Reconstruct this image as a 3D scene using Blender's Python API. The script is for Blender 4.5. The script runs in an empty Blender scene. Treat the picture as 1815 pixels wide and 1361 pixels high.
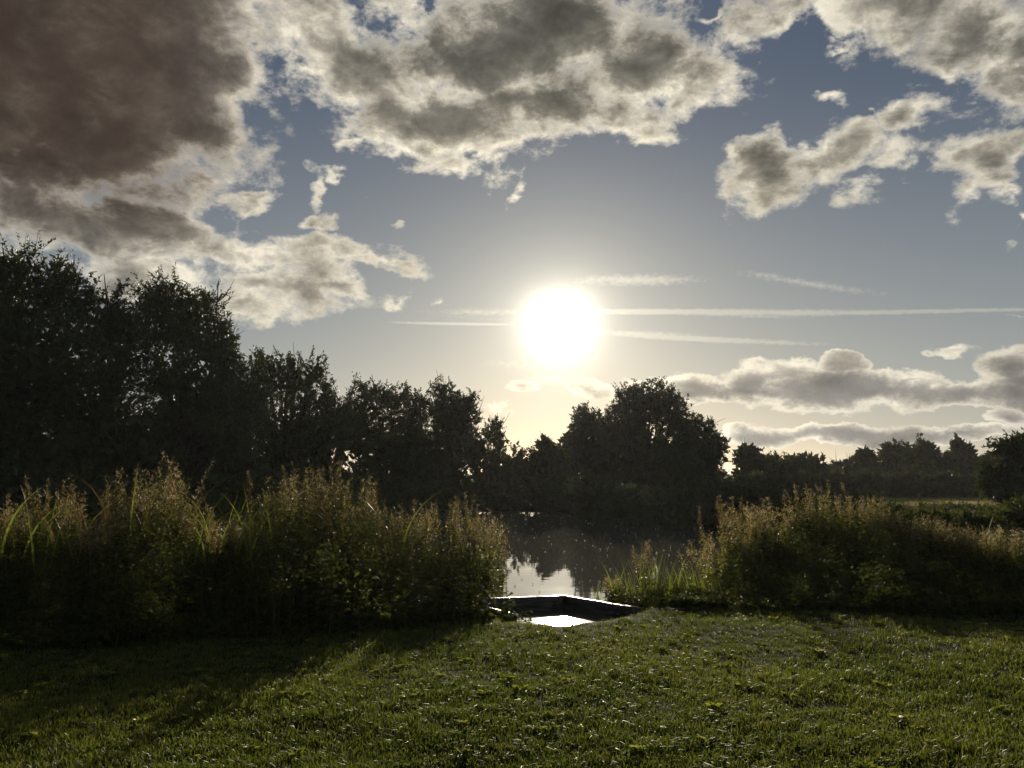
import bpy, math, random
import numpy as np
from mathutils import Vector, Matrix

rng = np.random.default_rng(7)
random.seed(7)
SC = bpy.context.scene
COL = SC.collection

# ------------------------------------------------------------------ camera
CAM_Z = 1.6
PITCH = math.radians(6.46)
F = 1413.0                                   # focal length in photo pixels (1815 wide)
cam_data = bpy.data.cameras.new('camera')
cam = bpy.data.objects.new('camera', cam_data)
COL.objects.link(cam)
cam.location = (0, 0, CAM_Z)
cam.rotation_euler = (math.pi / 2 + PITCH, 0, 0)
cam_data.sensor_width = 36.0
cam_data.lens = 36.0 * F / 1815.0
cam_data.clip_start = 0.05
cam_data.clip_end = 3000
SC.camera = cam


def pix_dir(px, py):
    """direction in the world of a point of the photo (unit y component free)"""
    u = (px - 907.5) / F
    v = (680.5 - py) / F
    c, s = math.cos(PITCH), math.sin(PITCH)
    return Vector((u, c - v * s, s + v * c)).normalized()


def az_el(px, py):
    d = pix_dir(px, py)
    return math.degrees(math.atan2(d.x, d.y)), math.degrees(math.asin(d.z))


def at_dist(px, py, y):
    d = pix_dir(px, py)
    t = y / d.y
    return Vector((d.x * t, y, CAM_Z + d.z * t))


def on_plane(px, py, z):
    d = pix_dir(px, py)
    t = (z - CAM_Z) / d.z
    return Vector((d.x * t, d.y * t, z))


# ------------------------------------------------------------------ sun and sky
SUN = pix_dir(993, 577)
SUN_AZ = math.atan2(SUN.x, SUN.y)
SUN_EL = math.asin(SUN.z)
sd = bpy.data.lights.new('sun', 'SUN')
sun = bpy.data.objects.new('sun', sd)
COL.objects.link(sun)
sd.energy = 5.0
sd.angle = math.radians(0.53)
sd.color = (1.0, 0.86, 0.66)
sun.rotation_euler = SUN.to_track_quat('Z', 'Y').to_euler()

SC.view_settings.view_transform = 'Standard'
SC.view_settings.look = 'None'
SC.view_settings.gamma = 1
SC.view_settings.use_curve_mapping = False
SC.view_settings.exposure = 0.0
SC.cycles.max_bounces = 8
SC.cycles.diffuse_bounces = 3
SC.cycles.glossy_bounces = 3
SC.cycles.transmission_bounces = 4
SC.cycles.sample_clamp_indirect = 4.0
SC.cycles.use_denoising = True


class NT:
    """small helper for node trees"""
    def __init__(self, tree):
        self.t = tree
        self.n = tree.nodes
        self.l = tree.links

    def new(self, kind, **kw):
        nd = self.n.new(kind)
        for k, v in kw.items():
            setattr(nd, k, v)
        return nd

    def put(self, sock, v):
        if isinstance(v, bpy.types.NodeSocket):
            self.l.new(v, sock)
        else:
            sock.default_value = v

    def math(self, op, a, b=None, c=None, clamp=False):
        nd = self.new('ShaderNodeMath', operation=op, use_clamp=clamp)
        self.put(nd.inputs[0], a)
        if b is not None:
            self.put(nd.inputs[1], b)
        if c is not None:
            self.put(nd.inputs[2], c)
        return nd.outputs[0]

    def vmath(self, op, a, b=None):
        nd = self.new('ShaderNodeVectorMath', operation=op)
        self.put(nd.inputs[0], a)
        if b is not None:
            self.put(nd.inputs[1], b)
        return nd

    def ramp(self, v, lo, hi, a=0.0, b=1.0, smooth=True):
        nd = self.new('ShaderNodeMapRange', interpolation_type='SMOOTHSTEP' if smooth else 'LINEAR')
        self.put(nd.inputs['Value'], v)
        self.put(nd.inputs['From Min'], lo)
        self.put(nd.inputs['From Max'], hi)
        self.put(nd.inputs['To Min'], a)
        self.put(nd.inputs['To Max'], b)
        return nd.outputs['Result']

    def mix(self, f, a, b, blend='MIX'):
        nd = self.new('ShaderNodeMix', data_type='RGBA', blend_type=blend)
        self.put(nd.inputs[0], f)
        self.put(nd.inputs[6], a if isinstance(a, bpy.types.NodeSocket) else (*a, 1))
        self.put(nd.inputs[7], b if isinstance(b, bpy.types.NodeSocket) else (*b, 1))
        return nd.outputs[2]

    def noise(self, vec, scale, detail=4, rough=0.5, dist=0.0, out=0):
        nd = self.new('ShaderNodeTexNoise')
        if vec is not None:
            self.put(nd.inputs['Vector'], vec)
        nd.inputs['Scale'].default_value = scale
        nd.inputs['Detail'].default_value = detail
        nd.inputs['Roughness'].default_value = rough
        nd.inputs['Distortion'].default_value = dist
        return nd.outputs[out]


# clouds: (photo x, photo y, half width, half height, tilt in degrees, weight)
CLOUDS = [
    (430, 20, 190, 120, -20, 1.0), (590, 90, 190, 95, -25, 1.1), (690, 170, 120, 85, -30, 1.1), (520, 120, 70, 60, 0, .8),
    (930, 60, 240, 130, 0, 1.35), (800, 200, 140, 75, -15, 1.1), (760, 270, 90, 40, -10, .9), (950, 185, 170, 60, 8, 1.1),
    (1090, 190, 110, 60, 0, 1.0), (1170, 120, 120, 90, 10, 1.15), (1260, 120, 70, 80, 0, .95), (1150, 240, 60, 28, 0, .8),
    (1090, 30, 60, 60, 0, .9), (870, 300, 40, 48, -30, .62), (835, 275, 60, 26, 0, .7), (915, 335, 16, 26, 0, .58), (500, 200, 22, 30, 0, .6),
    (60, 60, 340, 250, 0, 2.0), (150, 240, 240, 120, -15, 1.3), (290, 270, 60, 70, 0, .9), (330, 310, 45, 14, 5, .8),  # the large corner bank is made up, where a finger blocked the lens
    (150, 390, 260, 90, -12, 1.1), (330, 400, 170, 45, -22, 1.0), (430, 440, 180, 42, -12, 1.0), (560, 445, 140, 26, -8, .95),
    (680, 478, 80, 18, -10, .9), (250, 470, 200, 60, -10, 1.1), (470, 505, 130, 50, -10, 1.0), (440, 545, 60, 32, 0, .95),
    (600, 530, 72, 30, -15, .95), (684, 541, 22, 15, 0, .75), (762, 545, 14, 9, 0, .62),
    (425, 345, 45, 26, -8, .95), (553, 330, 16, 42, 15, .72), (580, 303, 26, 16, 0, .78), (600, 378, 20, 12, 0, .7),
    (553, 396, 48, 19, 5, .9), (643, 342, 26, 16, -25, .65), (620, 256, 24, 16, 0, .7), (710, 382, 12, 8, 0, .5),
    (500, 385, 26, 10, 0, .55), (340, 350, 20, 24, 0, .55),
    (1250, 10, 60, 14, 0, .7), (1300, 30, 40, 34, -20, .85), (1355, 45, 34, 30, 0, .8), (1440, 20, 110, 40, -8, 1.0),
    (1560, 40, 110, 42, -14, 1.0), (1720, 55, 150, 75, -20, 1.2), (1790, 130, 90, 62, -15, 1.05), (1700, 115, 50, 40, 0, .9),
    (1620, 8, 230, 40, 0, 1.0), (1510, 95, 32, 30, 0, .62), (1465, 163, 40, 17, 12, .75), (1490, 75, 50, 16, 0, .7),
    (1375, 300, 70, 58, 0, 1.15), (1345, 355, 50, 32, 10, .85), (1430, 300, 90, 42, 5, 1.0), (1500, 265, 70, 55, 15, 1.05),
    (1570, 285, 70, 50, 0, .9), (1530, 345, 50, 24, 0, .7), (1610, 195, 62, 40, 20, 1.05), (1545, 189, 20, 13, 0, .7), (1650, 300, 30, 20, 0, .5),
    (1735, 295, 70, 58, 20, 1.05), (1785, 270, 50, 35, 10, .95), (1690, 350, 34, 42, 10, .85), (1775, 360, 50, 18, 35, .8),
    (1797, 430, 16, 12, 0, .65), (1800, 390, 25, 12, 0, .7), (1700, 200, 40, 20, 0, .5),
    (1060, 692, 40, 17, 0, .75), (925, 692, 38, 11, 4, .72), (880, 735, 34, 26, 0, .6), (1210, 684, 85, 22, -5, 1.0),
    (1330, 675, 45, 34, 0, 1.0), (1420, 692, 110, 30, 0, 1.1), (1392, 662, 50, 26, 10, 1.0), (1492, 643, 36, 17, 0, 1.0),
    (1520, 692, 130, 34, 0, 1.15), (1620, 688, 110, 22, -4, 1.0), (1720, 690, 110, 22, -3, 1.0), (1790, 645, 50, 32, 0, 1.1), (1800, 690, 60, 28, 0, 1.1),
    (1690, 615, 44, 13, 8, .7), (1645, 622, 16, 9, 0, .6),
    (1340, 768, 90, 17, 0, 1.0), (1500, 768, 200, 15, 0, 1.0), (1700, 766, 170, 11, 3, .95), (1800, 738, 45, 13, 0, .9), (1810, 560, 30, 3, 0, .3),
]
DARK = [
    (925, 45, 280, 160, 0, 1.7), (1000, 110, 130, 60, 0, 1.3), (1010, 95, 120, 90, 20, 1.0), (760, 70, 150, 110, 0, .55), (730, 190, 70, 55, 0, .5),
    (-60, 60, 440, 360, 0, 2.0), (60, 260, 220, 130, 0, .9), (170, 450, 150, 50, -10, .4), (480, 500, 50, 30, 0, .55), (580, 525, 50, 24, 0, .65),  # the largest core darkens the made-up corner bank
    (1790, 60, 170, 120, -15, 1.0), (1640, 0, 120, 30, 0, .4), (1385, 275, 75, 34, 0, .9), (1440, 300, 60, 34, 0, .55), (1580, 235, 60, 34, 30, .6),
    (1735, 300, 50, 36, 0, .55), (1170, 80, 60, 60, 0, .35),
    (1230, 700, 90, 30, 0, 1.0), (1450, 708, 190, 45, 0, 1.5), (1560, 705, 190, 46, 0, 1.5), (1740, 700, 130, 34, 0, 1.2), (1800, 665, 50, 34, 0, .9),
    (1330, 700, 70, 34, 0, 1.1), (1480, 778, 260, 34, 0, 1.3), (1730, 775, 180, 24, 0, 1.1), (1800, 742, 50, 14, 0, .7), (1395, 745, 60, 20, 0, .2),
]
TRAILS = [
    (805, 573, 110, 2.8, -1, 1.3), (850, 552, 110, 8, 0, .55), (840, 563, 100, 2.5, -4, .35), (1230, 598, 190, 6, -3, 1.1), (1370, 606, 110, 5, -2, .75), (1150, 592, 110, 7, -2.5, .8),
    (1160, 551, 150, 6, 0, 1.1), (1290, 552, 150, 7, 0, 1.0), (1420, 553, 150, 7, 0, .95), (1540, 553, 140, 5, .3, .95), (1650, 551, 130, 4.5, .5, .95), (1750, 549, 120, 4, .5, .95), (1840, 548, 100, 3.5, .5, .9), (1350, 560, 120, 4, -1, .5),
    (1440, 502, 150, 9, -8.5, .55), (1360, 488, 60, 6, -8, .5), (1130, 495, 120, 12, 0, .75), (900, 645, 70, 12, -3, .4), (985, 672, 60, 12, 0, .8),
]


def build_sky():
    w = bpy.data.worlds.new('World')
    SC.world = w
    w.use_nodes = True
    w.node_tree.nodes.clear()
    t = NT(w.node_tree)
    tc = t.new('ShaderNodeTexCoord')
    D = t.vmath('NORMALIZE', tc.outputs['Generated']).outputs[0]
    sep = t.new('ShaderNodeSeparateXYZ')
    t.put(sep.inputs[0], D)
    X, Y, Z = sep.outputs
    az = t.math('MULTIPLY', t.math('ARCTAN2', X, Y), 57.29578)
    el = t.math('MULTIPLY', t.math('ARCSINE', Z), 57.29578)
    cmb = t.new('ShaderNodeCombineXYZ')
    t.put(cmb.inputs[0], az)
    t.put(cmb.inputs[1], el)
    AE = cmb.outputs[0]
    # domain warp so that the masses get torn outlines
    Zs = t.new('ShaderNodeCombineXYZ')
    t.put(Zs.inputs[0], X); t.put(Zs.inputs[1], Y); t.put(Zs.inputs[2], t.math('MULTIPLY', Z, 1.5))
    ND = Zs.outputs[0]
    warp = t.noise(ND, 9, 5, .6, 0, out=1)
    wv = t.vmath('SUBTRACT', warp, (.5, .5, .5)).outputs[0]
    sc_ = t.vmath('SCALE', wv)
    sc_.inputs['Scale'].default_value = 5.5
    AEw = t.vmath('ADD', AE, sc_.outputs[0]).outputs[0]
    flat = t.vmath('MULTIPLY', AEw, (1, 1, 0)).outputs[0]
    AE0 = AE
    sc2 = t.vmath('SCALE', wv)
    t.put(sc2.inputs['Scale'], t.ramp(el, 5, 14, 2.6, 6.0))
    AE1 = t.vmath('MULTIPLY', t.vmath('ADD', AE, sc2.outputs[0]).outputs[0], (1, 1, 0)).outputs[0]

    def field(items, vec, grow):
        acc = None
        for (px, py, rx, ry, tilt, wt) in items:
            a, e = az_el(px, py)
            c_, s_ = math.cos(math.radians(tilt)), math.sin(math.radians(tilt))
            a1, e1 = az_el(px + rx * c_, py - rx * s_)
            a0, e0 = az_el(px - rx * c_, py + rx * s_)
            b1, f1 = az_el(px + ry * s_, py + ry * c_)
            b0, f0 = az_el(px - ry * s_, py - ry * c_)
            a, e = (a0 + a1) / 2, (e0 + e1) / 2
            lx = math.hypot(a1 - a0, e1 - e0) / 2
            ly = math.hypot(b1 - b0, f1 - f0) / 2
            nd = t.new('ShaderNodeMapping', vector_type='TEXTURE')
            t.put(nd.inputs['Vector'], vec)
            nd.inputs['Location'].default_value = (a, e, 0)
            nd.inputs['Rotation'].default_value = (0, 0, math.atan2(e1 - e0, a1 - a0))
            nd.inputs['Scale'].default_value = (lx * grow, ly * grow, 1)
            g = t.new('ShaderNodeTexGradient', gradient_type='SPHERICAL')
            t.put(g.inputs[0], nd.outputs[0])
            v = g.outputs['Fac']
            if abs(wt - 1) > .01:
                v = t.math('MULTIPLY', v, wt)
            acc = v if acc is None else t.math('MAXIMUM', acc, v)
        return acc
    small = [c for c in CLOUDS if c[2] < 75 and c[3] < 45]
    big = [c for c in CLOUDS if not (c[2] < 75 and c[3] < 45)]
    M = t.math('MAXIMUM', field(big, AE1, 1.75), field(small, AE1, 1.75))
    # beyond the frame the sky goes on broken, with clouds dimmed to lessen ambient light
    outer = t.noise(D, 2.6, 3, .5)
    off = t.math('MAXIMUM', t.ramp(t.math('ABSOLUTE', az), 36, 46), t.ramp(el, 33, 42))
    M = t.math('MAXIMUM', M, t.math('MULTIPLY', off, t.ramp(outer, .44, .68, 0, .95)))
    n1 = t.noise(ND, 15, 10, .63, .2)
    n2 = t.noise(ND, 55, 6, .65, .4)
    n3 = t.noise(ND, 7, 6, .6, .3)
    # relief: the same noise sampled a little nearer the sun
    tos = t.vmath('SCALE', t.vmath('SUBTRACT', tuple(SUN), D).outputs[0])
    tos.inputs['Scale'].default_value = .035
    shv = t.vmath('ADD', ND, tos.outputs[0]).outputs[0]
    n1b = t.noise(shv, 15, 7, .6, .2)
    N = t.math('ADD', t.math('MULTIPLY', t.math('SUBTRACT', n1, .5), 2.0), t.math('MULTIPLY', t.math('SUBTRACT', n2, .5), .45))
    T = t.math('ADD', M, N)
    T = t.math('MULTIPLY', T, t.ramp(M, .02, .25))
    T = t.math('ADD', T, t.math('MULTIPLY', t.ramp(el, 12, 5), t.math('MULTIPLY', t.ramp(M, .1, .4), .14)))
    alpha = t.ramp(T, .30, t.ramp(el, 5, 14, .55, .78))
    K = field(DARK, AE1, 1.7)
    K = t.math('MAXIMUM', K, t.math('MULTIPLY', off, .45))
    K = t.math('ADD', K, t.math('ADD', t.math('MULTIPLY', t.math('SUBTRACT', n1, .5), .7), t.math('MULTIPLY', t.math('SUBTRACT', n3, .5), 1.2)))
    rel = t.math('MULTIPLY', t.math('SUBTRACT', n1b, n1), 3.4)
    shade = t.math('MULTIPLY', t.ramp(K, -.3, 1.2, 0, .95), t.ramp(T, .42, 1.0))
    shade = t.math('ADD', shade, t.math('MULTIPLY', t.ramp(T, .6, 1.5), .38))
    shade = t.math('ADD', shade, t.math('MULTIPLY', rel, t.ramp(T, .3, .8)))
    shade = t.math('MAXIMUM', shade, 0.0)
    shade = t.math('SUBTRACT', 1.0, t.math('POWER', 2.718, t.math('MULTIPLY', shade, -1.9)))
    # angle to the sun
    dot = t.vmath('DOT_PRODUCT', D, tuple(SUN)).outputs['Value']
    ang = t.math('MULTIPLY', t.math('ARCCOSINE', t.math('MINIMUM', dot, .999999)), 57.29578)
    near = t.math('POWER', 2.718, t.math('MULTIPLY', ang, -1 / 14.0))
    # blue sky
    sky = t.new('ShaderNodeTexSky', sky_type='NISHITA')
    sky.sun_disc = False
    sky.sun_elevation = SUN_EL
    sky.sun_rotation = SUN_AZ
    sky.altitude = 100
    sky.air_density = 1.0
    sky.dust_density = 0.6
    sky.ozone_density = 2.0
    base = sky.outputs['Color']
    # compress the physical range: multiply, then a sky tint that follows height
    base = t.mix(1.0, base, (SKY_R, SKY_G, SKY_B), 'MULTIPLY')
    S = 1 / SKY_STRENGTH

    def c(r, g, b):
        return (r * S, g * S, b * S)
    bluecol = t.mix(t.ramp(el, 2, 30), c(.29, .315, .32), c(.064, .090, .142))
    base = t.mix(.78, base, bluecol)
    # warm band over the horizon under the sun
    hz = t.math('MULTIPLY', t.math('POWER', 2.718, t.math('MULTIPLY', t.math('MAXIMUM', el, 0), -1 / 4.5)),
                t.math('POWER', 2.718, t.math('MULTIPLY', ang, -1 / 24.0)))
    hcol = t.vmath('SCALE', c(.95, .72, .40))
    t.put(hcol.inputs['Scale'], hz)
    base = t.mix(1.0, base, hcol.outputs[0], 'ADD')
    bright = t.mix(near, t.mix(t.ramp(ang, 40, 80), c(.74, .69, .58), c(.34, .33, .31)), c(1.1, .95, .66))  # clouds far from the sun, out of view, dimmed to lessen ambient light
    grey = t.mix(t.ramp(el, 4, 20), c(.20, .19, .185), c(.028, .030, .030))
    # made-up dark bank high on the left, browned where a finger blocked the lens
    wl = t.math('MULTIPLY', t.ramp(az, -14, -28), t.ramp(el, 12, 20))
    grey = t.mix(wl, grey, c(.042, .028, .022))
    bright = t.mix(t.math('MULTIPLY', wl, .8), bright, c(.26, .19, .14))
    cloud = t.mix(shade, bright, grey)
    vary = t.math('ADD', .92, t.math('ADD', t.math('MULTIPLY', t.math('SUBTRACT', n3, .5), 1.6), t.math('MULTIPLY', t.math('SUBTRACT', n1, .5), -1.6)))
    vs_ = t.vmath('SCALE', cloud)
    t.put(vs_.inputs['Scale'], t.math('MAXIMUM', vary, .45))
    cloud = vs_.outputs[0]
    rim = t.math('MULTIPLY', t.math('MULTIPLY', t.ramp(T, .95, .45), t.ramp(el, 3, 12, .45, 1.0)), t.math('POWER', 2.718, t.math('MULTIPLY', ang, -1 / 22.0)))
    rv = t.vmath('SCALE', c(.36, .33, .27))
    t.put(rv.inputs['Scale'], rim)
    cloud = t.mix(1.0, cloud, rv.outputs[0], 'ADD')
    colr = t.mix(alpha, base, cloud)
    # vapour trails
    nt = t.noise(ND, 160, 3, .6)
    R = field(TRAILS, AE0, 1.35)
    Ra = t.ramp(t.math('ADD', R, t.math('MULTIPLY', t.math('SUBTRACT', nt, .5), .8)), .12, .75)
    Ra = t.math('MULTIPLY', Ra, t.math('MULTIPLY', t.ramp(R, .0, .2), .62))
    colr = t.mix(Ra, colr, t.mix(near, c(.42, .41, .37), c(1.0, .93, .74)))
    # glow of the sun in the hazy air and thin cloud
    g1 = t.math('POWER', 2.718, t.math('MULTIPLY', t.math('POWER', t.math('DIVIDE', t.math('MULTIPLY', ang, t.math('ADD', 1.0, t.math('MULTIPLY', t.math('SUBTRACT', n3, .5), .5))), 1.25), 1.3), -1))
    g2 = t.math('POWER', 2.718, t.math('MULTIPLY', ang, -1 / 2.6))
    g3 = t.math('POWER', 2.718, t.math('MULTIPLY', ang, -1 / 8.0))
    for g, cc in ((g1, c(4.2, 4.0, 3.3)), (g2, c(.85, .78, .60)), (g3, c(.24, .22, .17))):
        s_ = t.vmath('SCALE', cc)
        t.put(s_.inputs['Scale'], g)
        colr = t.mix(1.0, colr, s_.outputs[0], 'ADD')
    # below the horizon: earth
    colr = t.mix(t.ramp(el, -3, -.5), c(.03, .035, .025), colr)
    bg = t.new('ShaderNodeBackground')
    t.put(bg.inputs['Color'], colr)
    bg.inputs['Strength'].default_value = SKY_STRENGTH
    out = t.new('ShaderNodeOutputWorld')
    t.l.new(bg.outputs[0], out.inputs[0])
    w.cycles.sampling_method = 'MANUAL'
    w.cycles.sample_map_resolution = 1024


SKY_STRENGTH = 0.1
SKY_R, SKY_G, SKY_B = .5, .5, .5
build_sky()

# ------------------------------------------------------------------ helpers for objects


def tag(o, label=None, cat=None, group=None, kind=None):
    if label: o['label'] = label
    if cat: o['category'] = cat
    if group: o['group'] = group
    if kind: o['kind'] = kind
    return o


def empty(name, loc):
    o = bpy.data.objects.new(name, None)
    COL.objects.link(o)
    o.location = loc
    o.empty_display_size = .2
    return o


def mesh_np(name, verts, faces, mat, tint=None, parent=None, smooth=False, link=True):
    """faces: (n, k) int array, all faces with k corners"""
    me = bpy.data.meshes.new(name)
    verts = np.asarray(verts, np.float32)
    faces = np.asarray(faces, np.int32)
    n, k = faces.shape
    me.vertices.add(len(verts))
    me.vertices.foreach_set('co', verts.ravel())
    me.loops.add(n * k)
    me.loops.foreach_set('vertex_index', faces.ravel())
    me.polygons.add(n)
    me.polygons.foreach_set('loop_start', np.arange(0, n * k, k, dtype=np.int32))
    me.polygons.foreach_set('loop_total', np.full(n, k, np.int32))
    if smooth:
        me.polygons.foreach_set('use_smooth', np.ones(n, bool))
    me.update(calc_edges=True)
    if tint is not None:
        at = me.attributes.new('tint', 'FLOAT', 'POINT')
        at.data.foreach_set('value', np.asarray(tint, np.float32))
    me.materials.append(mat)
    if not link:
        return me
    o = bpy.data.objects.new(name, me)
    COL.objects.link(o)
    if parent is not None:
        o.parent = parent
    return o


def norm(v):
    return v / np.maximum(np.linalg.norm(v, axis=-1, keepdims=True), 1e-9)


def leaves(base, d, L, W, r=None, droop=0.0):
    """rhombic leaves -> verts (n*4,3), faces (n,4), tint"""
    r = r or rng
    n = len(base)
    d = norm(d)
    side = norm(np.cross(d, r.normal(size=(n, 3))))
    L = np.broadcast_to(np.asarray(L, float), (n,))[:, None]
    W = np.broadcast_to(np.asarray(W, float), (n,))[:, None]
    mid = base + d * L * .45
    tip = base + d * L
    tip[:, 2] -= droop * L[:, 0]
    v = np.stack([base, mid + side * W * .5, tip, mid - side * W * .5], 1).reshape(-1, 3)
    f = np.arange(n * 4).reshape(n, 4)
    return v, f, np.repeat(r.random(n), 4)


def tube(path, radii, sides=6):
    path = np.asarray(path, float)
    radii = np.asarray(radii, float)
    m = len(path)
    tan = norm(np.gradient(path, axis=0))
    ref = np.array([1., 0, 0]) if abs(tan[0][2]) > .7 else np.array([0, 0, 1.])
    a = norm(np.cross(tan, ref))
    b = np.cross(tan, a)
    ang = np.linspace(0, 2 * np.pi, sides, endpoint=False)
    v = path[:, None, :] + radii[:, None, None] * (np.cos(ang)[None, :, None] * a[:, None, :] + np.sin(ang)[None, :, None] * b[:, None, :])
    v = v.reshape(-1, 3)
    f = []
    for i in range(m - 1):
        for j in range(sides):
            k = (j + 1) % sides
            f.append((i * sides + j, i * sides + k, (i + 1) * sides + k, (i + 1) * sides + j))
    return v, np.array(f)


class Bag:
    def __init__(self):
        self.v, self.f, self.t, self.n = [], [], [], 0

    def add(self, v, f, t=None):
        if len(v) == 0:
            return
        self.v.append(v)
        self.f.append(np.asarray(f) + self.n)
        self.t.append(np.full(len(v), .5) if t is None else t)
        self.n += len(v)

    def build(self, name, mat, parent=None, smooth=False, link=True):
        return mesh_np(name, np.concatenate(self.v), np.concatenate(self.f), mat, np.concatenate(self.t), parent, smooth, link)


# ------------------------------------------------------------------ materials


def foliage(name, ca, cb, trans=.35, tcol=None, rough=.5, spec=.35):
    m = bpy.data.materials.new(name)
    m.use_nodes = True
    t = NT(m.node_tree)
    t.n.clear()
    at = t.new('ShaderNodeAttribute', attribute_name='tint')
    oi = t.new('ShaderNodeObjectInfo')
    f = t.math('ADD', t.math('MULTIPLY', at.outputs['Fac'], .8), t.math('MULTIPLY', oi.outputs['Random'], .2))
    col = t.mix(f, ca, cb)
    p = t.new('ShaderNodeBsdfPrincipled')
    t.put(p.inputs['Base Color'], col)
    p.inputs['Roughness'].default_value = rough
    p.inputs['Specular IOR Level'].default_value = spec
    tr = t.new('ShaderNodeBsdfTranslucent')
    tc = t.mix(1.0, col, tcol or (1.5, 1.6, .8), 'MULTIPLY')
    t.put(tr.inputs['Color'], tc)
    mx = t.new('ShaderNodeMixShader')
    mx.inputs[0].default_value = trans
    t.l.new(p.outputs[0], mx.inputs[1])
    t.l.new(tr.outputs[0], mx.inputs[2])
    o = t.new('ShaderNodeOutputMaterial')
    t.l.new(mx.outputs[0], o.inputs[0])
    return m


def simple(name, ca, cb, scale=8, rough=.8, bump=.3, spec=.3, coords='Object', stretch=(1, 1, 1)):
    m = bpy.data.materials.new(name)
    m.use_nodes = True
    t = NT(m.node_tree)
    p = t.n['Principled BSDF']
    tc = t.new('ShaderNodeTexCoord')
    vec = t.vmath('MULTIPLY', tc.outputs[coords], stretch).outputs[0]
    n = t.noise(vec, scale, 6, .6)
    t.put(p.inputs['Base Color'], t.mix(t.ramp(n, .35, .65), ca, cb))
    p.inputs['Roughness'].default_value = rough
    p.inputs['Specular IOR Level'].default_value = spec
    if bump:
        b = t.new('ShaderNodeBump')
        b.inputs['Strength'].default_value = bump
        b.inputs['Distance'].default_value = .02
        t.put(b.inputs['Height'], t.noise(vec, scale * 4, 5, .6))
        t.l.new(b.outputs[0], p.inputs['Normal'])
    return m


MAT = {}
MAT['willow'] = foliage('willow_leaf', (.030, .045, .018), (.075, .090, .032), .22, rough=.45, spec=.4)
MAT['far_leaf'] = foliage('far_leaf', (.035, .048, .022), (.075, .080, .035), .25, rough=.6)
MAT['herb'] = foliage('herb_leaf', (.012, .020, .006), (.038, .042, .013), .5, (2.6, 2.6, 1.3), rough=.6, spec=.05)  # darker copy of the herb leaf, shade of the bank put into its colour
MAT['herb_lit'] = foliage('herb_lit_leaf', (.025, .038, .010), (.095, .092, .026), .65, (3.8, 3.8, 1.5), rough=.45, spec=.25)  # sunlit copy of the herb leaf, brightness put into its colour
MAT['herb_dry'] = foliage('dry_leaf', (.10, .075, .030), (.17, .09, .035), .45, rough=.5)
MAT['fluff'] = foliage('seed_fluff', (.030, .026, .012), (.36, .29, .20), .6, (2.1, 2.0, 1.5), rough=.5, spec=.4)
MAT['reed'] = foliage('reed_blade', (.032, .050, .012), (.095, .105, .028), .66, (3.2, 3.3, 1.3), rough=.35, spec=.4)
MAT['reed_dry'] = foliage('dry_reed_blade', (.11, .06, .02), (.22, .17, .09), .5, (1.2, 1.1, .8), rough=.4)
MAT['grass'] = foliage('grass_blade', (.018, .033, .007), (.060, .068, .018), .62, (3.3, 3.25, 1.4), rough=.42, spec=.22)
MAT['rough'] = foliage('rough_grass_blade', (.012, .018, .006), (.034, .034, .013), .15, rough=.8, spec=.05)
MAT['straw'] = foliage('meadow_straw', (.10, .085, .035), (.26, .21, .09), .5, rough=.6)
MAT['bark'] = simple('bark', (.025, .02, .015), (.06, .05, .038), 6, .9, .6, stretch=(1, 1, .3))
MAT['stem'] = simple('green_stem', (.05, .05, .02), (.10, .07, .03), 10, .6, 0)
MAT['ground'] = simple('turf_ground', (.009, .012, .004), (.018, .022, .008), 3, .95, .5, spec=.05)
MAT['timber'] = simple('wet_timber', (.012, .009, .007), (.030, .022, .016), 5, .25, .35, spec=.5, stretch=(1, 1, 6))
MAT['petal'] = simple('white_petal', (.65, .65, .62), (.8, .8, .78), 20, .6, 0)
MAT['debris'] = foliage('floating_debris', (.20, .18, .12), (.75, .7, .6), .3, (1, 1, 1), rough=.2, spec=.5)


def water(name, base, rough, s1, h1, s2, h2, stretch):
    m = bpy.data.materials.new(name)
    m.use_nodes = True
    t = NT(m.node_tree)
    p = t.n['Principled BSDF']
    p.inputs['Base Color'].default_value = (*base, 1)
    p.inputs['Roughness'].default_value = rough
    p.inputs['IOR'].default_value = 1.333
    tc = t.new('ShaderNodeTexCoord')
    vec = t.vmath('MULTIPLY', tc.outputs['Object'], stretch).outputs[0]
    patch = t.ramp(t.noise(vec, .12, 3, .5), .35, .7, .35, 1.0)
    h = t.math('ADD', t.math('MULTIPLY', t.noise(vec, s1, 3, .5), h1), t.math('MULTIPLY', t.noise(vec, s2, 2, .5), h2))
    h = t.math('MULTIPLY', h, patch)
    b = t.new('ShaderNodeBump')
    b.inputs['Strength'].default_value = 1.0
    b.inputs['Distance'].default_value = 1.0
    t.put(b.inputs['Height'], h)
    t.l.new(b.outputs[0], p.inputs['Normal'])
    return m


MAT['lake'] = water('lake_water', (.11, .105, .082), .012, 1.2, .0028, 7.0, .00042, (.35, 1, 1))
MAT['puddle'] = water('puddle_water', (.020, .018, .012), .10, 3.0, .0006, 14.0, .0003, (.6, 1, 1))

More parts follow.
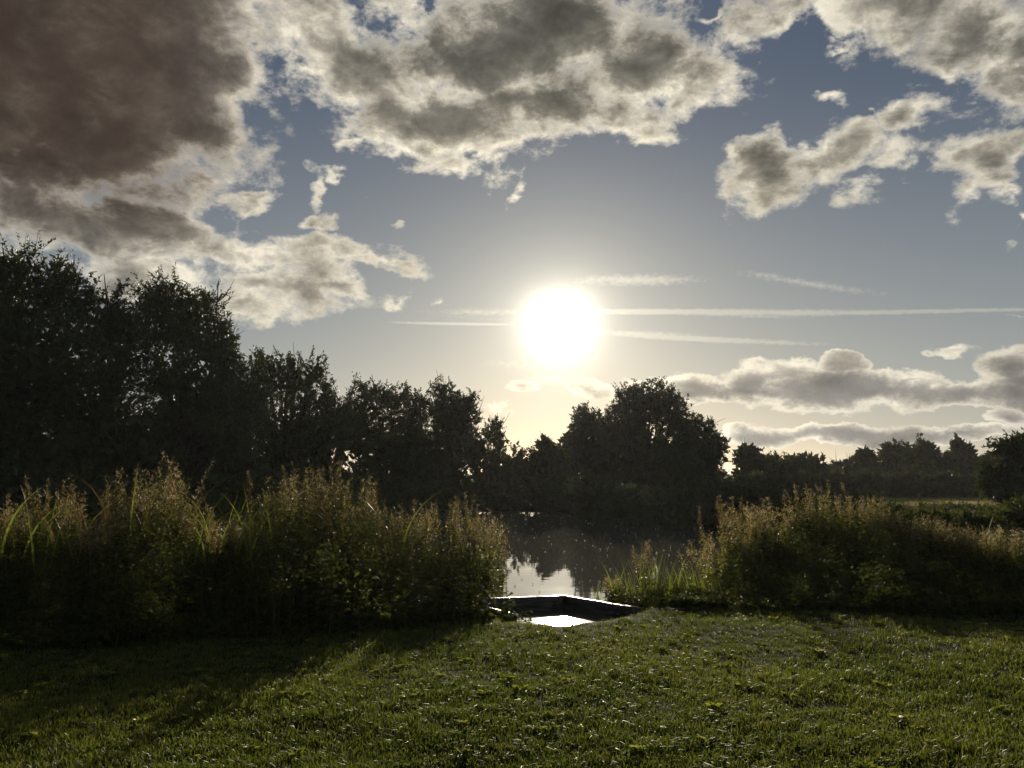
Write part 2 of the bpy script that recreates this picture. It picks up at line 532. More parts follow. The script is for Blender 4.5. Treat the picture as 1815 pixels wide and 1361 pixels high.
# ------------------------------------------------------------------ ground, lake
LAKE_Z = -0.35
PUD_Z = -0.14
LAKE = np.array([(-15, 13.6), (-7, 13.2), (-3, 12.9), (-.6, 11.6), (0.2, 11.15), (1.0, 11.1), (2.0, 11.6), (3.1, 13.0), (3.9, 16.5), (6.0, 18.5),
                 (8.6, 19.6), (9.4, 22), (8.2, 25.2), (6.6, 27.5), (5.1, 32), (3.4, 37), (2.0, 41.5), (-2, 42.0),
                 (-6, 42), (-9, 40), (-12, 34), (-14, 26), (-17, 20)])
PL = on_plane(820, 1061, 0.0); PC = on_plane(1003, 1055, 0.0); PR = on_plane(1138, 1077, 0.0)
N1 = on_plane(1100, 1114, PUD_Z); N2 = on_plane(1000, 1131, PUD_Z); N3 = on_plane(898, 1122, PUD_Z); N4 = on_plane(868, 1092, PUD_Z)
BASIN = np.array([PL[:2], PC[:2], PR[:2], N1[:2], N2[:2], N3[:2], N4[:2]])


def poly_sd(x, y, P):
    """signed distance, negative inside"""
    d2 = np.full(x.shape, 1e9)
    inside = np.zeros(x.shape, bool)
    for i in range(len(P)):
        a = P[i]; b = P[(i + 1) % len(P)]
        ex, ey = b[0] - a[0], b[1] - a[1]
        wx, wy = x - a[0], y - a[1]
        tt = np.clip((wx * ex + wy * ey) / (ex * ex + ey * ey), 0, 1)
        d2 = np.minimum(d2, (wx - ex * tt) ** 2 + (wy - ey * tt) ** 2)
        cond = ((a[1] > y) != (b[1] > y)) & (x < (b[0] - a[0]) * (y - a[1]) / (b[1] - a[1] + 1e-12) + a[0])
        inside ^= cond
    d = np.sqrt(d2)
    return np.where(inside, -d, d)


def sstep(x, a, b):
    q = np.clip((x - a) / (b - a), 0, 1)
    return q * q * (3 - 2 * q)


def wob(x, y):
    return (.5 * np.sin(x * 1.7 + 1.3 * np.sin(y * .9)) + .5 * np.sin(y * 2.1 + x * .6 + 1.7) + .35 * np.sin(x * 4.3 - y * 3.1) + .3 * np.sin(y * 5.3 + x * 2.7))


def ground_h(x, y):
    x = np.asarray(x, float); y = np.asarray(y, float)
    sd_ = poly_sd(x, y, LAKE) + .12 * wob(x * 1.3, y * 1.3)
    bank = sstep(sd_, -.1, 1.5)
    z = LAKE_Z - .12 + bank * (-LAKE_Z + .12)
    z = np.where(sd_ < 0, LAKE_Z - .12 - np.clip(-sd_ * .4, 0, 1.2), z)
    z = z + .012 * wob(x, y) * bank
    z = z - .10 * sstep(y, 18, 40) * bank
    # far ground swells a little behind the woods
    z = z + 1.0 * sstep(y, 90, 400)
    sb = poly_sd(x, y, BASIN)
    cut = sstep(sb, -.02, .10)
    z = np.where(sb < .10, np.minimum(z, (PUD_Z - .12) * (1 - cut) + z * cut), z)
    return z


def gh(x, y):
    return float(ground_h(np.array([x]), np.array([y]))[0])


def axis(lo, hi, fa, fb, step, far):
    mid = np.arange(fa, fb + 1e-6, step)
    up = [mid[-1]]; s = step
    while up[-1] < hi:
        s = min(s * 1.18, far); up.append(up[-1] + s)
    dn = [mid[0]]; s = step
    while dn[-1] > lo:
        s = min(s * 1.18, far); dn.append(dn[-1] - s)
    return np.concatenate([dn[:0:-1], mid, up[1:]])


gx = axis(-900, 900, -8, 9, .11, 60)
gy = axis(-300, 1500, 3, 15, .11, 60)
GX, GY = np.meshgrid(gx, gy)
GZ = ground_h(GX, GY)
nx, ny = len(gx), len(gy)
idx = np.arange(nx * ny).reshape(ny, nx)
gf = np.stack([idx[:-1, :-1], idx[:-1, 1:], idx[1:, 1:], idx[1:, :-1]], -1).reshape(-1, 4)
ground = mesh_np('ground', np.stack([GX, GY, GZ], -1).reshape(-1, 3), gf, MAT['ground'], smooth=True)
tag(ground, 'grassy park ground sloping gently down to the lake', kind='structure')

lk = np.array([(-24, 10.5), (32, 10.5), (32, 44), (-24, 44)])
lv = [(x, y, LAKE_Z) for x, y in lk]
lake = mesh_np('lake', lv, [[0, 1, 2, 3]], MAT['lake'])
tag(lake, 'dark calm lake reflecting the sunset between the banks', kind='structure')

c0 = BASIN.mean(0)
inner = c0 + (BASIN - c0) * 1.0
pv = [(p[0], p[1], PUD_Z) for p in inner]
pv[3:] = [(c0[0] + (p[0] - c0[0]) * 1.12, c0[1] + (p[1] - c0[1]) * 1.2, PUD_Z) for p in BASIN[3:]]
pud = mesh_np('puddle', pv, [list(range(len(pv)))], MAT['puddle'])
tag(pud, 'shallow flood water on the landing stage glaring with sunlight', kind='structure')


# ------------------------------------------------------------------ landing stage
def beam(name, a, b, w, h, parent, mat, top=True, seg=6, wear=.004):
    """a timber from a to b; a and b mark the middle of the top face; edges slightly uneven"""
    a = np.array(a, float); b = np.array(b, float)
    d = norm((b - a)[None])[0]
    s = np.array([-d[1], d[0], 0]); s = s / np.linalg.norm(s)
    vs = []
    for i in range(seg + 1):
        p = a + (b - a) * i / seg
        j = rng.normal(size=6) * wear
        bv = w * .12
        prof = [(-w / 2 + j[0] * .5, -h), (-w / 2, -bv), (-w / 2 + bv, j[2]), (w / 2 - bv, j[3]), (w / 2, -bv), (w / 2, -h)]
        vs += [p + s * q[0] + np.array([0, 0, q[1]]) for q in prof]
    f = []
    for i in range(seg):
        for k in range(6):
            k2 = (k + 1) % 6
            f.append((i * 6 + k, i * 6 + k2, (i + 1) * 6 + k2, (i + 1) * 6 + k))
    e = seg * 6
    f += [(3, 2, 1, 0), (5, 4, 3, 0), (e, e + 1, e + 2, e + 3), (e, e + 3, e + 4, e + 5)]
    f = [q for q in f]
    return mesh_np(name, vs, f, mat, parent=parent)


org = (PC.x, PC.y, gh(PC.x, PC.y - .5))
stage = empty('landing_stage', (0, 0, 0))
tag(stage, 'low dark timber edged landing stage, flooded, jutting from the lawn into the lake', 'landing stage')
TM = MAT['timber']
beam('edge_board', (PL.x, PL.y, 0), (PC.x + .01, PC.y, .0), .06, .42, stage, TM, seg=10, wear=.002)
beam('edge_board', (PC.x - .01, PC.y, -.003), (PR.x, PR.y, -.003), .06, .42, stage, TM, seg=8, wear=.002)
e1 = on_plane(860, 1080, PUD_Z + .03); e2 = on_plane(972, 1078, PUD_Z + .015)
beam('ledge', tuple(e1), tuple(e2), .05, .10, stage, TM, seg=8)
s1 = on_plane(862, 1075, -.06); s2 = on_plane(914, 1089, -.09)
beam('side_board', tuple(s1), tuple(s2), .05, .2, stage, TM, seg=5)
for q in ((PC.x, PC.y + .065), (PR.x - .06, PR.y + .06), ((PL.x + PC.x) / 2, (PL.y + PC.y) / 2 + .065)):
    pv_, pf_ = tube([(q[0], q[1], -.75), (q[0], q[1], -.3), (q[0], q[1], -.02), (q[0], q[1], -.018)], [.045, .045, .043, .001], 8)
    mesh_np('post', pv_, pf_, TM, parent=stage, smooth=False)
# deck planks under the flood water, running towards the lake
dx = np.array([(PR.x - PL.x), 0])
k = 0
xs = np.arange(PL.x + .12, PR.x - .1, .15)
for xx in xs:
    yy1 = np.interp(xx, [PL.x, PC.x, PR.x], [PL.y, PC.y, PR.y]) - .05
    yy0 = N2.y - .15
    beam('deck_plank', (xx, yy0, PUD_Z - .045 + rng.normal() * .003), (xx, yy1, PUD_Z - .045), .135, .03, stage, TM, seg=2, wear=.002)

# ------------------------------------------------------------------ trees


def crown_leaves(lobes, L, dens, r, up=.75, fill=1.0, low=None):
    """lobes: list of (centre, (a,b,c)); sprays of narrow leaves along short twigs"""
    V = Bag(); TW = Bag()
    L_, dens_ = L, dens
    for k_, (c, rad) in enumerate(lobes):
        c = np.array(c); rad = np.array(rad)
        area = math.pi * rad[0] * rad[2]
        # outer crown fine, the deep shaded skirt coarser
        L, dens = (L_ * 1.6, dens_ * .36) if low and low[k_] else (L_, dens_)
        nt_ = max(12, int(area * dens / 16))
        u = norm(r.normal(size=(nt_, 3)))
        q = r.random(nt_) ** .45
        # uneven outline: the twigs gather into boughs
        nb = max(5, int(9 * area ** .5))
        bu = norm(r.normal(size=(nb, 3)))
        bc = c + bu * rad * r.uniform(.45, .92, nb)[:, None]
        br = r.uniform(.16, .34, nb)
        who = r.integers(0, nb, nt_)
        p = c + u * rad * q[:, None] * .80
        inb = r.random(nt_) < .68
        pb = bc[who] + r.normal(size=(nt_, 3)) * rad * (br[who] * .55)[:, None]
        p = np.where(inb[:, None], pb, p)
        ub = norm(p - c + np.array([0, 0, 1e-3]))
        d = norm(ub * .75 + np.array([0, 0, up * .75]) + r.normal(size=(nt_, 3)) * .5)
        ln = (.22 + .38 * r.random(nt_)) * (.6 + .14 * min(rad))
        longer = r.random(nt_) < .07
        ln = np.where(longer, ln * 1.7, ln)
        nl = 16
        s = (np.arange(nl) + .5) / nl
        bend = r.normal(size=(nt_, 1, 3)) * .12
        pts = p[:, None, :] + d[:, None, :] * (s[None, :, None] * ln[:, None, None]) + bend * (s ** 2)[None, :, None]
        ld = norm(d[:, None, :] * .8 + r.normal(size=(nt_, nl, 3)) * .6)
        sz = L * (1.15 - .5 * s)[None, :] * (.7 + .6 * r.random((nt_, nl)))
        v, f, t = leaves(pts.reshape(-1, 3), ld.reshape(-1, 3), sz.reshape(-1), sz.reshape(-1) * .42, r)
        V.add(v, f, t)
        # twig: flat slim strip
        side = norm(np.cross(d, r.normal(size=(nt_, 3)))) * .012
        a0, a1 = p - d * .25, pts[:, -1]
        tv = np.stack([a0 - side, a0 + side, a1 + side * .3, a1 - side * .3], 1).reshape(-1, 3)
        V.add(tv, np.arange(nt_ * 4).reshape(-1, 4), np.zeros(nt_ * 4))
        # added larger, darker inner leaves that stop sun leaking through the crown
        nf = int(area * 70 * fill)
        if nf:
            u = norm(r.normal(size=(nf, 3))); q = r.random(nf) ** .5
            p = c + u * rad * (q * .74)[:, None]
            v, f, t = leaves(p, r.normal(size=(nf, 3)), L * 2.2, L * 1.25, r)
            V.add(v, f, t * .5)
    return V


def make_tree(name, d, lobes_px, label, group, seed, mat='willow', dens=1150, trunk_px=None, spread=.75, fill=1.0, up=.75, L=None):
    r = np.random.default_rng(seed)
    bx = trunk_px if trunk_px is not None else lobes_px[0][0]
    bpos = at_dist(bx, 880, d)
    bx_, by_ = bpos.x, d
    root = empty(name, (bx_, by_, gh(bx_, by_)))
    tag(root, label, 'tree' if 'tree' in name else 'shrub', group)
    o = np.array(root.location)
    lobes = []
    for i, (px, py, rx, ry) in enumerate(lobes_px):
        dd = d + r.uniform(-.5, .5) * spread * rx / F * d * 1.2
        c = at_dist(px, py, dd)
        k_ = dd / F
        a = rx * k_; b = ry * k_
        lobes.append((np.array(c) - o, (a, max(a, b) * .8, b)))
    tree = 'tree' in name and mat == 'willow'
    L = (L or (.085 + .0016 * d)) * (1.0 if tree else 1.25)
    dens = dens * (.86 if tree else .42); fill = fill * .7
    low = [q[1] > 790 or q[0] < -40 for q in lobes_px] if tree else None
    V = crown_leaves(lobes, L, dens, r, up, fill, low)
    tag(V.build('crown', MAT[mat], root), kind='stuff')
    B = Bag()
    fork = np.array([0, 0, max(.5, min(c[2] for c, _ in lobes) * .45)])
    tr = .028 * max(c[2] + rad[2] for c, rad in lobes)
    v, f = tube([(0, 0, -.3), (.04, 0, .1), fork * .6 + np.array([.05, 0, 0]), fork], [tr * 1.5, tr * 1.1, tr, tr * .85], 8)
    B.add(v, f)
    for c, rad in lobes:
        for j in range(3):
            tgt = c + r.normal(size=3) * np.array(rad) * .33 + np.array([0, 0, rad[2] * (.45 if 'tree' in name else -.1)])
            mid = fork * .45 + tgt * .55 + r.normal(size=3) * .18 + np.array([0, 0, -.1])
            ss = np.linspace(0, 1, 7)[:, None]
            path = (1 - ss) ** 2 * fork + 2 * ss * (1 - ss) * mid + ss ** 2 * tgt
            v, f = tube(path, np.linspace(tr * .55, .012, 7), 5)
            B.add(v, f)
            for q in range(5 if 'tree' in name else 0):
                s0 = r.uniform(.45, .95)
                a0 = (1 - s0) ** 2 * fork + 2 * s0 * (1 - s0) * mid + s0 ** 2 * tgt
                dv = norm((norm((a0 - fork)[None])[0] + r.normal(size=3) * .6 + np.array([0, 0, .4]))[None])[0]
                v, f = tube([a0, a0 + dv * .5 + r.normal(size=3) * .06, a0 + dv * (.9 + .4 * r.random())], [.022, .014, .006], 4)
                B.add(v, f)
    B.build('trunk', MAT['bark'], root, smooth=True)
    return root


GL = 'trees on the left shore of the lake'
GR = 'trees on the right point of the lake'
make_tree('willow_tree', 27, [(20, 520, 95, 92), (108, 522, 46, 78), (-60, 560, 110, 120), (60, 650, 130, 125), (0, 770, 150, 120), (-130, 700, 130, 170), (90, 830, 110, 70)],
          'tallest dark willow at the left edge of the scene, rising above all the others', GL, 11, trunk_px=20, dens=1350)
make_tree('willow_tree', 29, [(185, 565, 50, 72), (215, 620, 70, 90), (160, 720, 90, 110), (220, 800, 110, 90)],
          'dark willow with a flat notched top, between the tallest willow and the broad rounded one', GL, 12, trunk_px=190)
make_tree('willow_tree', 31, [(290, 560, 62, 76), (345, 575, 60, 76), (392, 620, 40, 58), (330, 680, 100, 90), (400, 740, 80, 90), (310, 800, 120, 90), (400, 840, 90, 60), (425, 700, 35, 70)],
          'broad rounded willow with sparkling gaps and a steep right side, left of the lake', GL, 13, trunk_px=340)
make_tree('willow_tree', 37, [(462, 665, 26, 60), (500, 672, 34, 56), (545, 682, 38, 58), (575, 725, 22, 45), (500, 770, 90, 70), (560, 800, 70, 75), (480, 840, 100, 50), (440, 740, 40, 80), (590, 760, 30, 50)],
          'spiky topped willow with small sky holes, just right of the broad rounded willow', GL, 14, trunk_px=505, dens=950, fill=.7)
make_tree('willow_tree', 45, [(640, 722, 34, 46), (690, 722, 46, 50), (738, 735, 28, 48), (620, 770, 35, 55), (690, 800, 80, 60), (640, 850, 80, 40), (612, 760, 26, 60), (740, 790, 50, 60)],
          'wide dark willow with bare stems showing light under its crown, left of the lake mouth', GL, 15, trunk_px=690, dens=900, fill=.5)
make_tree('willow_tree', 46, [(790, 722, 38, 46), (826, 742, 26, 48), (800, 790, 60, 60), (760, 840, 80, 45), (845, 800, 18, 34)],
          'willow with a blunt top standing last on the left before the sky gap', GL, 16, trunk_px=795)
make_tree('young_tree', 48, [(872, 768, 20, 30), (886, 790, 14, 28), (866, 825, 36, 36), (850, 860, 50, 30)],
          'small loose tree standing alone at the left foot of the sky gap', GL, 17, trunk_px=873, dens=900, fill=.5)
make_tree('shrub', 50, [(915, 828, 30, 34), (945, 835, 36, 40), (900, 860, 50, 30)],
          'low rounded shrub filling the bottom of the sky gap over the far shore', 'shrubs at the foot of the sky gap', 18, fill=1)
make_tree('young_tree', 49, [(966, 795, 11, 26), (958, 822, 22, 30), (985, 820, 24, 34), (970, 860, 50, 32)],
          'little pointed tree poking up at the right side of the sky gap', 'shrubs at the foot of the sky gap', 19, dens=900)
make_tree('willow_tree', 62, [(1030, 765, 26, 46), (1050, 750, 18, 32), (1012, 800, 24, 40), (1040, 830, 60, 56), (1010, 862, 44, 34)],
          'narrow dark willow leaning against the left side of the great domed willow', GR, 20, trunk_px=1040)
make_tree('willow_tree', 60, [(1150, 712, 46, 46), (1112, 728, 34, 44), (1186, 735, 38, 50), (1080, 762, 24, 36), (1216, 772, 30, 44), (1120, 800, 84, 66), (1190, 830, 80, 66), (1110, 860, 80, 40), (1200, 860, 70, 40)],
          'great domed willow, tallest on the right of the sky gap, standing over the water', GR, 21, trunk_px=1150, dens=1000, fill=.6)
make_tree('willow_tree', 56, [(1252, 775, 28, 42), (1268, 800, 20, 34), (1240, 830, 44, 55), (1262, 865, 50, 40), (1215, 865, 60, 40)],
          'loose ragged tree with hanging right edge, right of the great domed willow', GR, 22, trunk_px=1248, dens=900, fill=.6)
# undergrowth of the lake shore: separate bushes
SHR = [
    (70, 24, 880, 120, 70, 'dark bush under the tallest willow at the left edge'),
    (240, 26, 890, 110, 60, 'dark bush below the flat notched willow'),
    (150, 25, 900, 80, 50, 'dark bush at the waterline between the tallest and the flat notched willow'),
    (325, 27.5, 900, 80, 46, 'dark bush at the waterline left of the foot of the broad rounded willow'),
    (485, 32.5, 892, 60, 44, 'dark bush at the waterline between the broad and the spiky willow'),
    (622, 38.5, 885, 60, 42, 'dark bush at the waterline between the spiky and the wide willow'),
    (745, 42, 880, 50, 34, 'dark bush at the waterline between the wide and the blunt topped willow'),
    (410, 29, 880, 100, 60, 'dark bush below the broad rounded willow'),
    (560, 35, 870, 90, 50, 'dark bush below the spiky topped willow'),
    (690, 42, 875, 75, 36, 'dark bush on the shore below the wide willow with bare stems'),
    (800, 43, 878, 60, 30, 'dark bush on the shore below the blunt topped willow'),
    (890, 44.5, 875, 55, 30, 'dark bush at the waterline below the sky gap'),
    (985, 43, 876, 50, 32, 'dark bush at the far end of the right point'),
    (1060, 36.5, 880, 60, 40, 'dark bush at the waterline under the narrow willow'),
    (1140, 32.5, 893, 62, 40, 'dark bush at the waterline under the great domed willow'),
    (1220, 29.5, 902, 60, 44, 'dark bush at the waterline under the ragged tree'),
    (1300, 28, 890, 60, 48, 'dark bush at the right end of the point, beside the ragged tree'),
    (1370, 30, 890, 60, 40, 'dark bush behind the tallest seed heads of the right bank'),
]
for i, (px, d, cy, rx, ry, lab) in enumerate(SHR):
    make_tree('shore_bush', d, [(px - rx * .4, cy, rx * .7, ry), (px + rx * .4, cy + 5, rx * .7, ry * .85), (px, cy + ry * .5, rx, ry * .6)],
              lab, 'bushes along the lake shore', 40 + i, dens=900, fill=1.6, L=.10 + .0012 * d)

# far woods on the right, several kinds
FARG = 'trees along the far field'
FAR = [
    (1330, 70, [(1325, 812, 26, 28), (1342, 825, 24, 24), (1330, 850, 45, 32)], 'far_tree', 'feathery far tree next to the right point'),
    (1372, 72, [(1370, 828, 24, 22), (1372, 855, 40, 30)], 'far_tree', 'low far tree between the feathery one and the round one'),
    (1430, 66, [(1430, 830, 46, 30), (1400, 838, 28, 26), (1430, 860, 60, 30)], 'far_tree', 'broad round far tree like a dark cushion'),
    (1490, 78, [(1485, 836, 26, 22), (1505, 832, 20, 20), (1495, 860, 45, 30)], 'far_tree', 'low uneven far tree right of the round cushion tree'),
    (1532, 76, [(1530, 812, 18, 22), (1542, 826, 18, 22), (1530, 852, 36, 34)], 'far_tree', 'far tree with a pale pointed top'),
    (1580, 82, [(1572, 805, 12, 24), (1588, 802, 11, 24), (1580, 835, 24, 34), (1580, 865, 38, 26)], 'poplar_tree', 'twin topped poplar, first of the tall row over the field'),
    (1612, 84, [(1606, 804, 9, 22), (1620, 806, 8, 20), (1612, 840, 22, 34)], 'poplar_tree', 'slim poplar in the middle of the tall row'),
    (1642, 80, [(1638, 800, 18, 26), (1652, 808, 12, 20), (1642, 842, 28, 34), (1642, 868, 36, 24)], 'poplar_tree', 'thickest poplar of the tall row over the field'),
    (1672, 76, [(1675, 820, 18, 16), (1675, 850, 34, 32)], 'far_tree', 'low tree in the dip between the thick poplar and the steep one'),
    (1702, 82, [(1700, 797, 14, 24), (1703, 830, 22, 34), (1700, 862, 34, 26)], 'poplar_tree', 'steep poplar near the right end of the far row'),
    (1720, 83, [(1720, 802, 6, 17), (1721, 830, 12, 26)], 'poplar_tree', 'thinnest little poplar at the right end of the far row'),
    (1750, 72, [(1745, 826, 26, 20), (1770, 822, 26, 24), (1750, 855, 50, 30)], 'far_tree', 'low far tree partly behind the big tree at the right edge'),
]
for i, (px, d, lb, nm, lab) in enumerate(FAR):
    make_tree(nm, d, lb, lab, FARG, 70 + i, 'far_leaf', dens=330, fill=1.8, trunk_px=px, L=.24, up=1.1 if nm == 'poplar_tree' else .7)
make_tree('oak_tree', 34, [(1795, 815, 34, 36), (1830, 810, 50, 50), (1765, 855, 34, 30), (1810, 865, 60, 36), (1850, 850, 70, 60)],
          'dark spreading tree at the right edge, overhanging the field', 'trees at the right edge', 90, trunk_px=1815, dens=2300, fill=2, up=.3)
HEDGE = [(1330, 60), (1400, 59), (1465, 58), (1530, 59), (1595, 60), (1660, 61), (1725, 62)]
HL = ['dark hedge bush at the left end of the hedge behind the field', 'hedge bush below the round cushion tree', 'hedge bush below the low uneven far tree',
      'hedge bush below the twin topped poplar', 'hedge bush below the slim poplar', 'hedge bush below the thickest poplar', 'hedge bush at the right end of the hedge']
for i, (px, d) in enumerate(HEDGE):
    make_tree('hedge_bush', d, [(px - 16, 862, 30, 22), (px + 18, 858, 30, 24), (px, 872, 42, 16)], HL[i], 'hedge behind the field', 100 + i, 'far_leaf', dens=420, fill=2.2, L=.2)
# low hummocks of rough growth on the far bank
MOUND = [(1420, 22, 918, 55, 34, 'dark bush behind the green spires of the right bank'),
         (1500, 23, 912, 55, 30, 'dark bush behind the thin wispy spire'),
         (1572, 25, 918, 50, 24, 'dark bush behind the pinkish clumps at the near end of the field'),
         (1715, 22, 938, 66, 34, 'dark low bush in front of the pair of hummocks'),
         (1815, 24, 925, 60, 40, 'dark low bush at the right edge below the spreading tree'),
         (1642, 22, 934, 54, 34, 'dark low bush behind the golden clumps'),
         (1350, 22, 925, 40, 24, 'dark bush behind the pale corner clump'),
         (1655, 33, 920, 42, 18, 'dark rounded hummock bush with a pale rim, left one of the pair before the field'),
         (1760, 31, 935, 60, 20, 'dark low hummock bush with a pale rim, right one of the pair before the field'),
         (1600, 36, 915, 45, 18, 'low green bush left of the rounded hummock'),
         (1700, 40, 903, 70, 9, 'thin dark bush strip along the lower edge of the pale field')]
for i, (px, d, cy, rx, ry, lab) in enumerate(MOUND):
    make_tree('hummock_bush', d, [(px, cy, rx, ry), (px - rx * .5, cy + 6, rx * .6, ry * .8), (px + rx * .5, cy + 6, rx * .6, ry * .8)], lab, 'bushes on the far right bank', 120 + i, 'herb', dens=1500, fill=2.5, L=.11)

# pale meadow strip beyond
mx0 = at_dist(1480, 890, 50); mx1 = at_dist(1830, 890, 44)
ms = []
for px, y in ((1560, 46), (1700, 41), (1830, 40), (1840, 56), (1700, 57), (1500, 57)):
    p = at_dist(px, 890, y)
    ms.append((p.x, y, gh(p.x, y) + .01))
MAT['meadow'] = simple('meadow_turf', (.14, .115, .05), (.26, .21, .10), 2, .9, .6)
mo = mesh_np('meadow', ms, [list(range(6))], MAT['meadow'])
tag(mo, 'pale dry meadow strip in front of the far hedge', kind='structure')

# ------------------------------------------------------------------ bank vegetation


def env_left(x, y):
    """height of the growth, left bank: tall along the water, lower towards the lawn"""
    px = 907.5 + F * x / y
    top = np.interp(px, [-200, 0, 60, 95, 150, 200, 260, 300, 345, 450, 485, 530, 558, 583, 612, 648, 690, 800, 860, 890], [868, 905, 912, 885, 915, 900, 868, 852, 908, 912, 856, 836, 862, 834, 864, 852, 908, 905, 922, 965])
    zb = CAM_Z - (top - 840) / F * 12.6
    return np.clip(np.where(y > 12.0, zb, zb - .14 - .189 * (12.2 - y)), .12, 1.5)


def right_line(px):
    return np.interp(px, [1050, 1200, 1265, 1300, 1400, 1500, 1600, 1700, 1815, 2100], [11.4, 11.5, 12.2, 12.9, 14.2, 14.1, 12.9, 12.1, 11.6, 11.2])


def env_right(x, y):
    px = 907.5 + F * x / y
    top = np.interp(px, [1050, 1130, 1200, 1265, 1300, 1340, 1375, 1415, 1440, 1465, 1500, 1545, 1600, 1700, 1815, 2000], [1062, 1045, 1045, 1015, 925, 920, 930, 885, 905, 880, 905, 880, 906, 930, 942, 952])
    yb = right_line(px)
    zb = CAM_Z - (top - 840) / F * yb
    lim = CAM_Z - (top - 840) / F * y
    return np.clip(np.where(y > yb - .4, np.minimum(zb, lim), zb - .14 - .189 * (yb - .2 - y)), .10, 1.5)


def herb_stems(P, H, r, nleaf=26, L=.075, lean=None):
    """leafy upright stems; P (n,3) bases, H heights -> bag of leaves + slim stems, stem tops"""
    n = len(P)
    lean = r.normal(size=(n, 3)) * .10 if lean is None else lean
    lean[:, 2] = 0
    V = Bag()
    s = np.linspace(.08, .98, nleaf)
    pts = P[:, None, :] + np.stack([lean[:, None, 0] * s ** 2 * H[:, None], lean[:, None, 1] * s ** 2 * H[:, None], s[None, :] * H[:, None]], -1)
    ang = r.random((n, nleaf)) * 6.283
    d = np.stack([np.cos(ang), np.sin(ang), .35 + .5 * r.random((n, nleaf))], -1)
    sz = L * (1.25 - .7 * s)[None] * (.6 + .8 * r.random((n, nleaf)))
    v, f, t = leaves(pts.reshape(-1, 3), d.reshape(-1, 3), sz.ravel(), sz.ravel() * .27, r, droop=.35)
    V.add(v, f, t)
    ST = Bag()
    k = 4
    q = np.linspace(0, 1, k)
    cp = P[:, None, :] + np.stack([lean[:, None, 0] * q ** 2 * H[:, None], lean[:, None, 1] * q ** 2 * H[:, None], q[None, :] * H[:, None]], -1)
    w = .004 * np.array([1, .9, .7, .35])
    for axis_ in ((1, 0, 0), (0, 1, 0)):
        a = np.array(axis_)
        vv = np.stack([cp - a * w[None, :, None], cp + a * w[None, :, None]], 2).reshape(-1, 3)
        ff = []
        base = np.arange(n)[:, None] * (k * 2)
        for i in range(k - 1):
            ff.append(np.concatenate([base + 2 * i, base + 2 * i + 1, base + 2 * i + 3, base + 2 * i + 2], 1))
        ST.add(vv, np.concatenate(ff))
    return V, ST, cp[:, -1], lean


def undergrowth(name, label, region, env, n, seed, yr):
    r = np.random.default_rng(seed)
    x = r.uniform(region[0], region[1], n * 3); y = r.uniform(yr[0], yr[1], n * 3)
    front = region[2](x)
    back = region[3](x)
    lk_ = poly_sd(x, y, LAKE)
    bs = poly_sd(x, y, BASIN)
    ok = (y > front) & (y < back) & (lk_ > -.9) & (bs > .15)
    if region[1] > 5:
        ok &= y < right_line(907.5 + F * x / y) + 1.3
    x, y = x[ok][:n], y[ok][:n]
    z = ground_h(x, y)
    z = np.maximum(z, LAKE_Z - .05)
    clump = .92 + .13 * np.sin(x * 6.1 + .6 * np.sin(y * 2.3)) + .06 * np.sin(x * 13.7 + y)
    H = np.clip((env(x, y) - z) * clump * (.82 + .26 * r.random(len(x))), .1, 2.2)
    P = np.stack([x, y, z], 1)
    V, ST, tops, _ = herb_stems(P, H, r, 17, .10)
    # broad low leaves: dock, nettle; tint lowered for the shade within the stand
    m = len(x) * 8
    j = r.integers(0, len(x), m)
    q = P[j] + np.stack([r.normal(size=m) * .09, r.normal(size=m) * .09, H[j] * r.random(m) * .85], 1)
    v, f, t = leaves(q, r.normal(size=(m, 3)) + np.array([0, -.2, .1]), r.uniform(.07, .11, m), .042, r, droop=.3)
    V.add(v, f, t * .7)
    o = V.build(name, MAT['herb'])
    tag(o, label, 'undergrowth', kind='stuff')
    o2 = ST.build('undergrowth_stems', MAT['stem'])
    tag(o2, label.replace('leafy', 'stems of the leafy'), 'undergrowth', kind='stuff')
    return o


lf = lambda x: np.interp(x, [-9, -5, -3, -1, -.2, .15], [6.7, 7.3, 7.9, 8.5, 8.9, 9.6])
lb = lambda x: np.interp(x, [-9, -2, -.5, .15], [14.2, 13.6, 12.4, 11.2])
rf = lambda x: np.interp(x, [1.2, 2.0, 3, 5, 10], [10.6, 10.0, 9.6, 9.3, 8.6])
rb = lambda x: np.interp(x, [1.2, 2, 3, 4, 10], [11.6, 12.2, 13.4, 16.8, 18.6])
undergrowth('left_bank_undergrowth'.replace('left_bank_', 'bank_'), 'dense leafy undergrowth covering the left bank, bright only along its top', (-9.5, -.15, lf, lb), env_left, 4600, 201, (6.5, 14.3))
undergrowth('bank_undergrowth', 'dense leafy undergrowth covering the right bank beyond the lawn', (1.35, 11, rf, rb), env_right, 3600, 202, (8.6, 18.6))


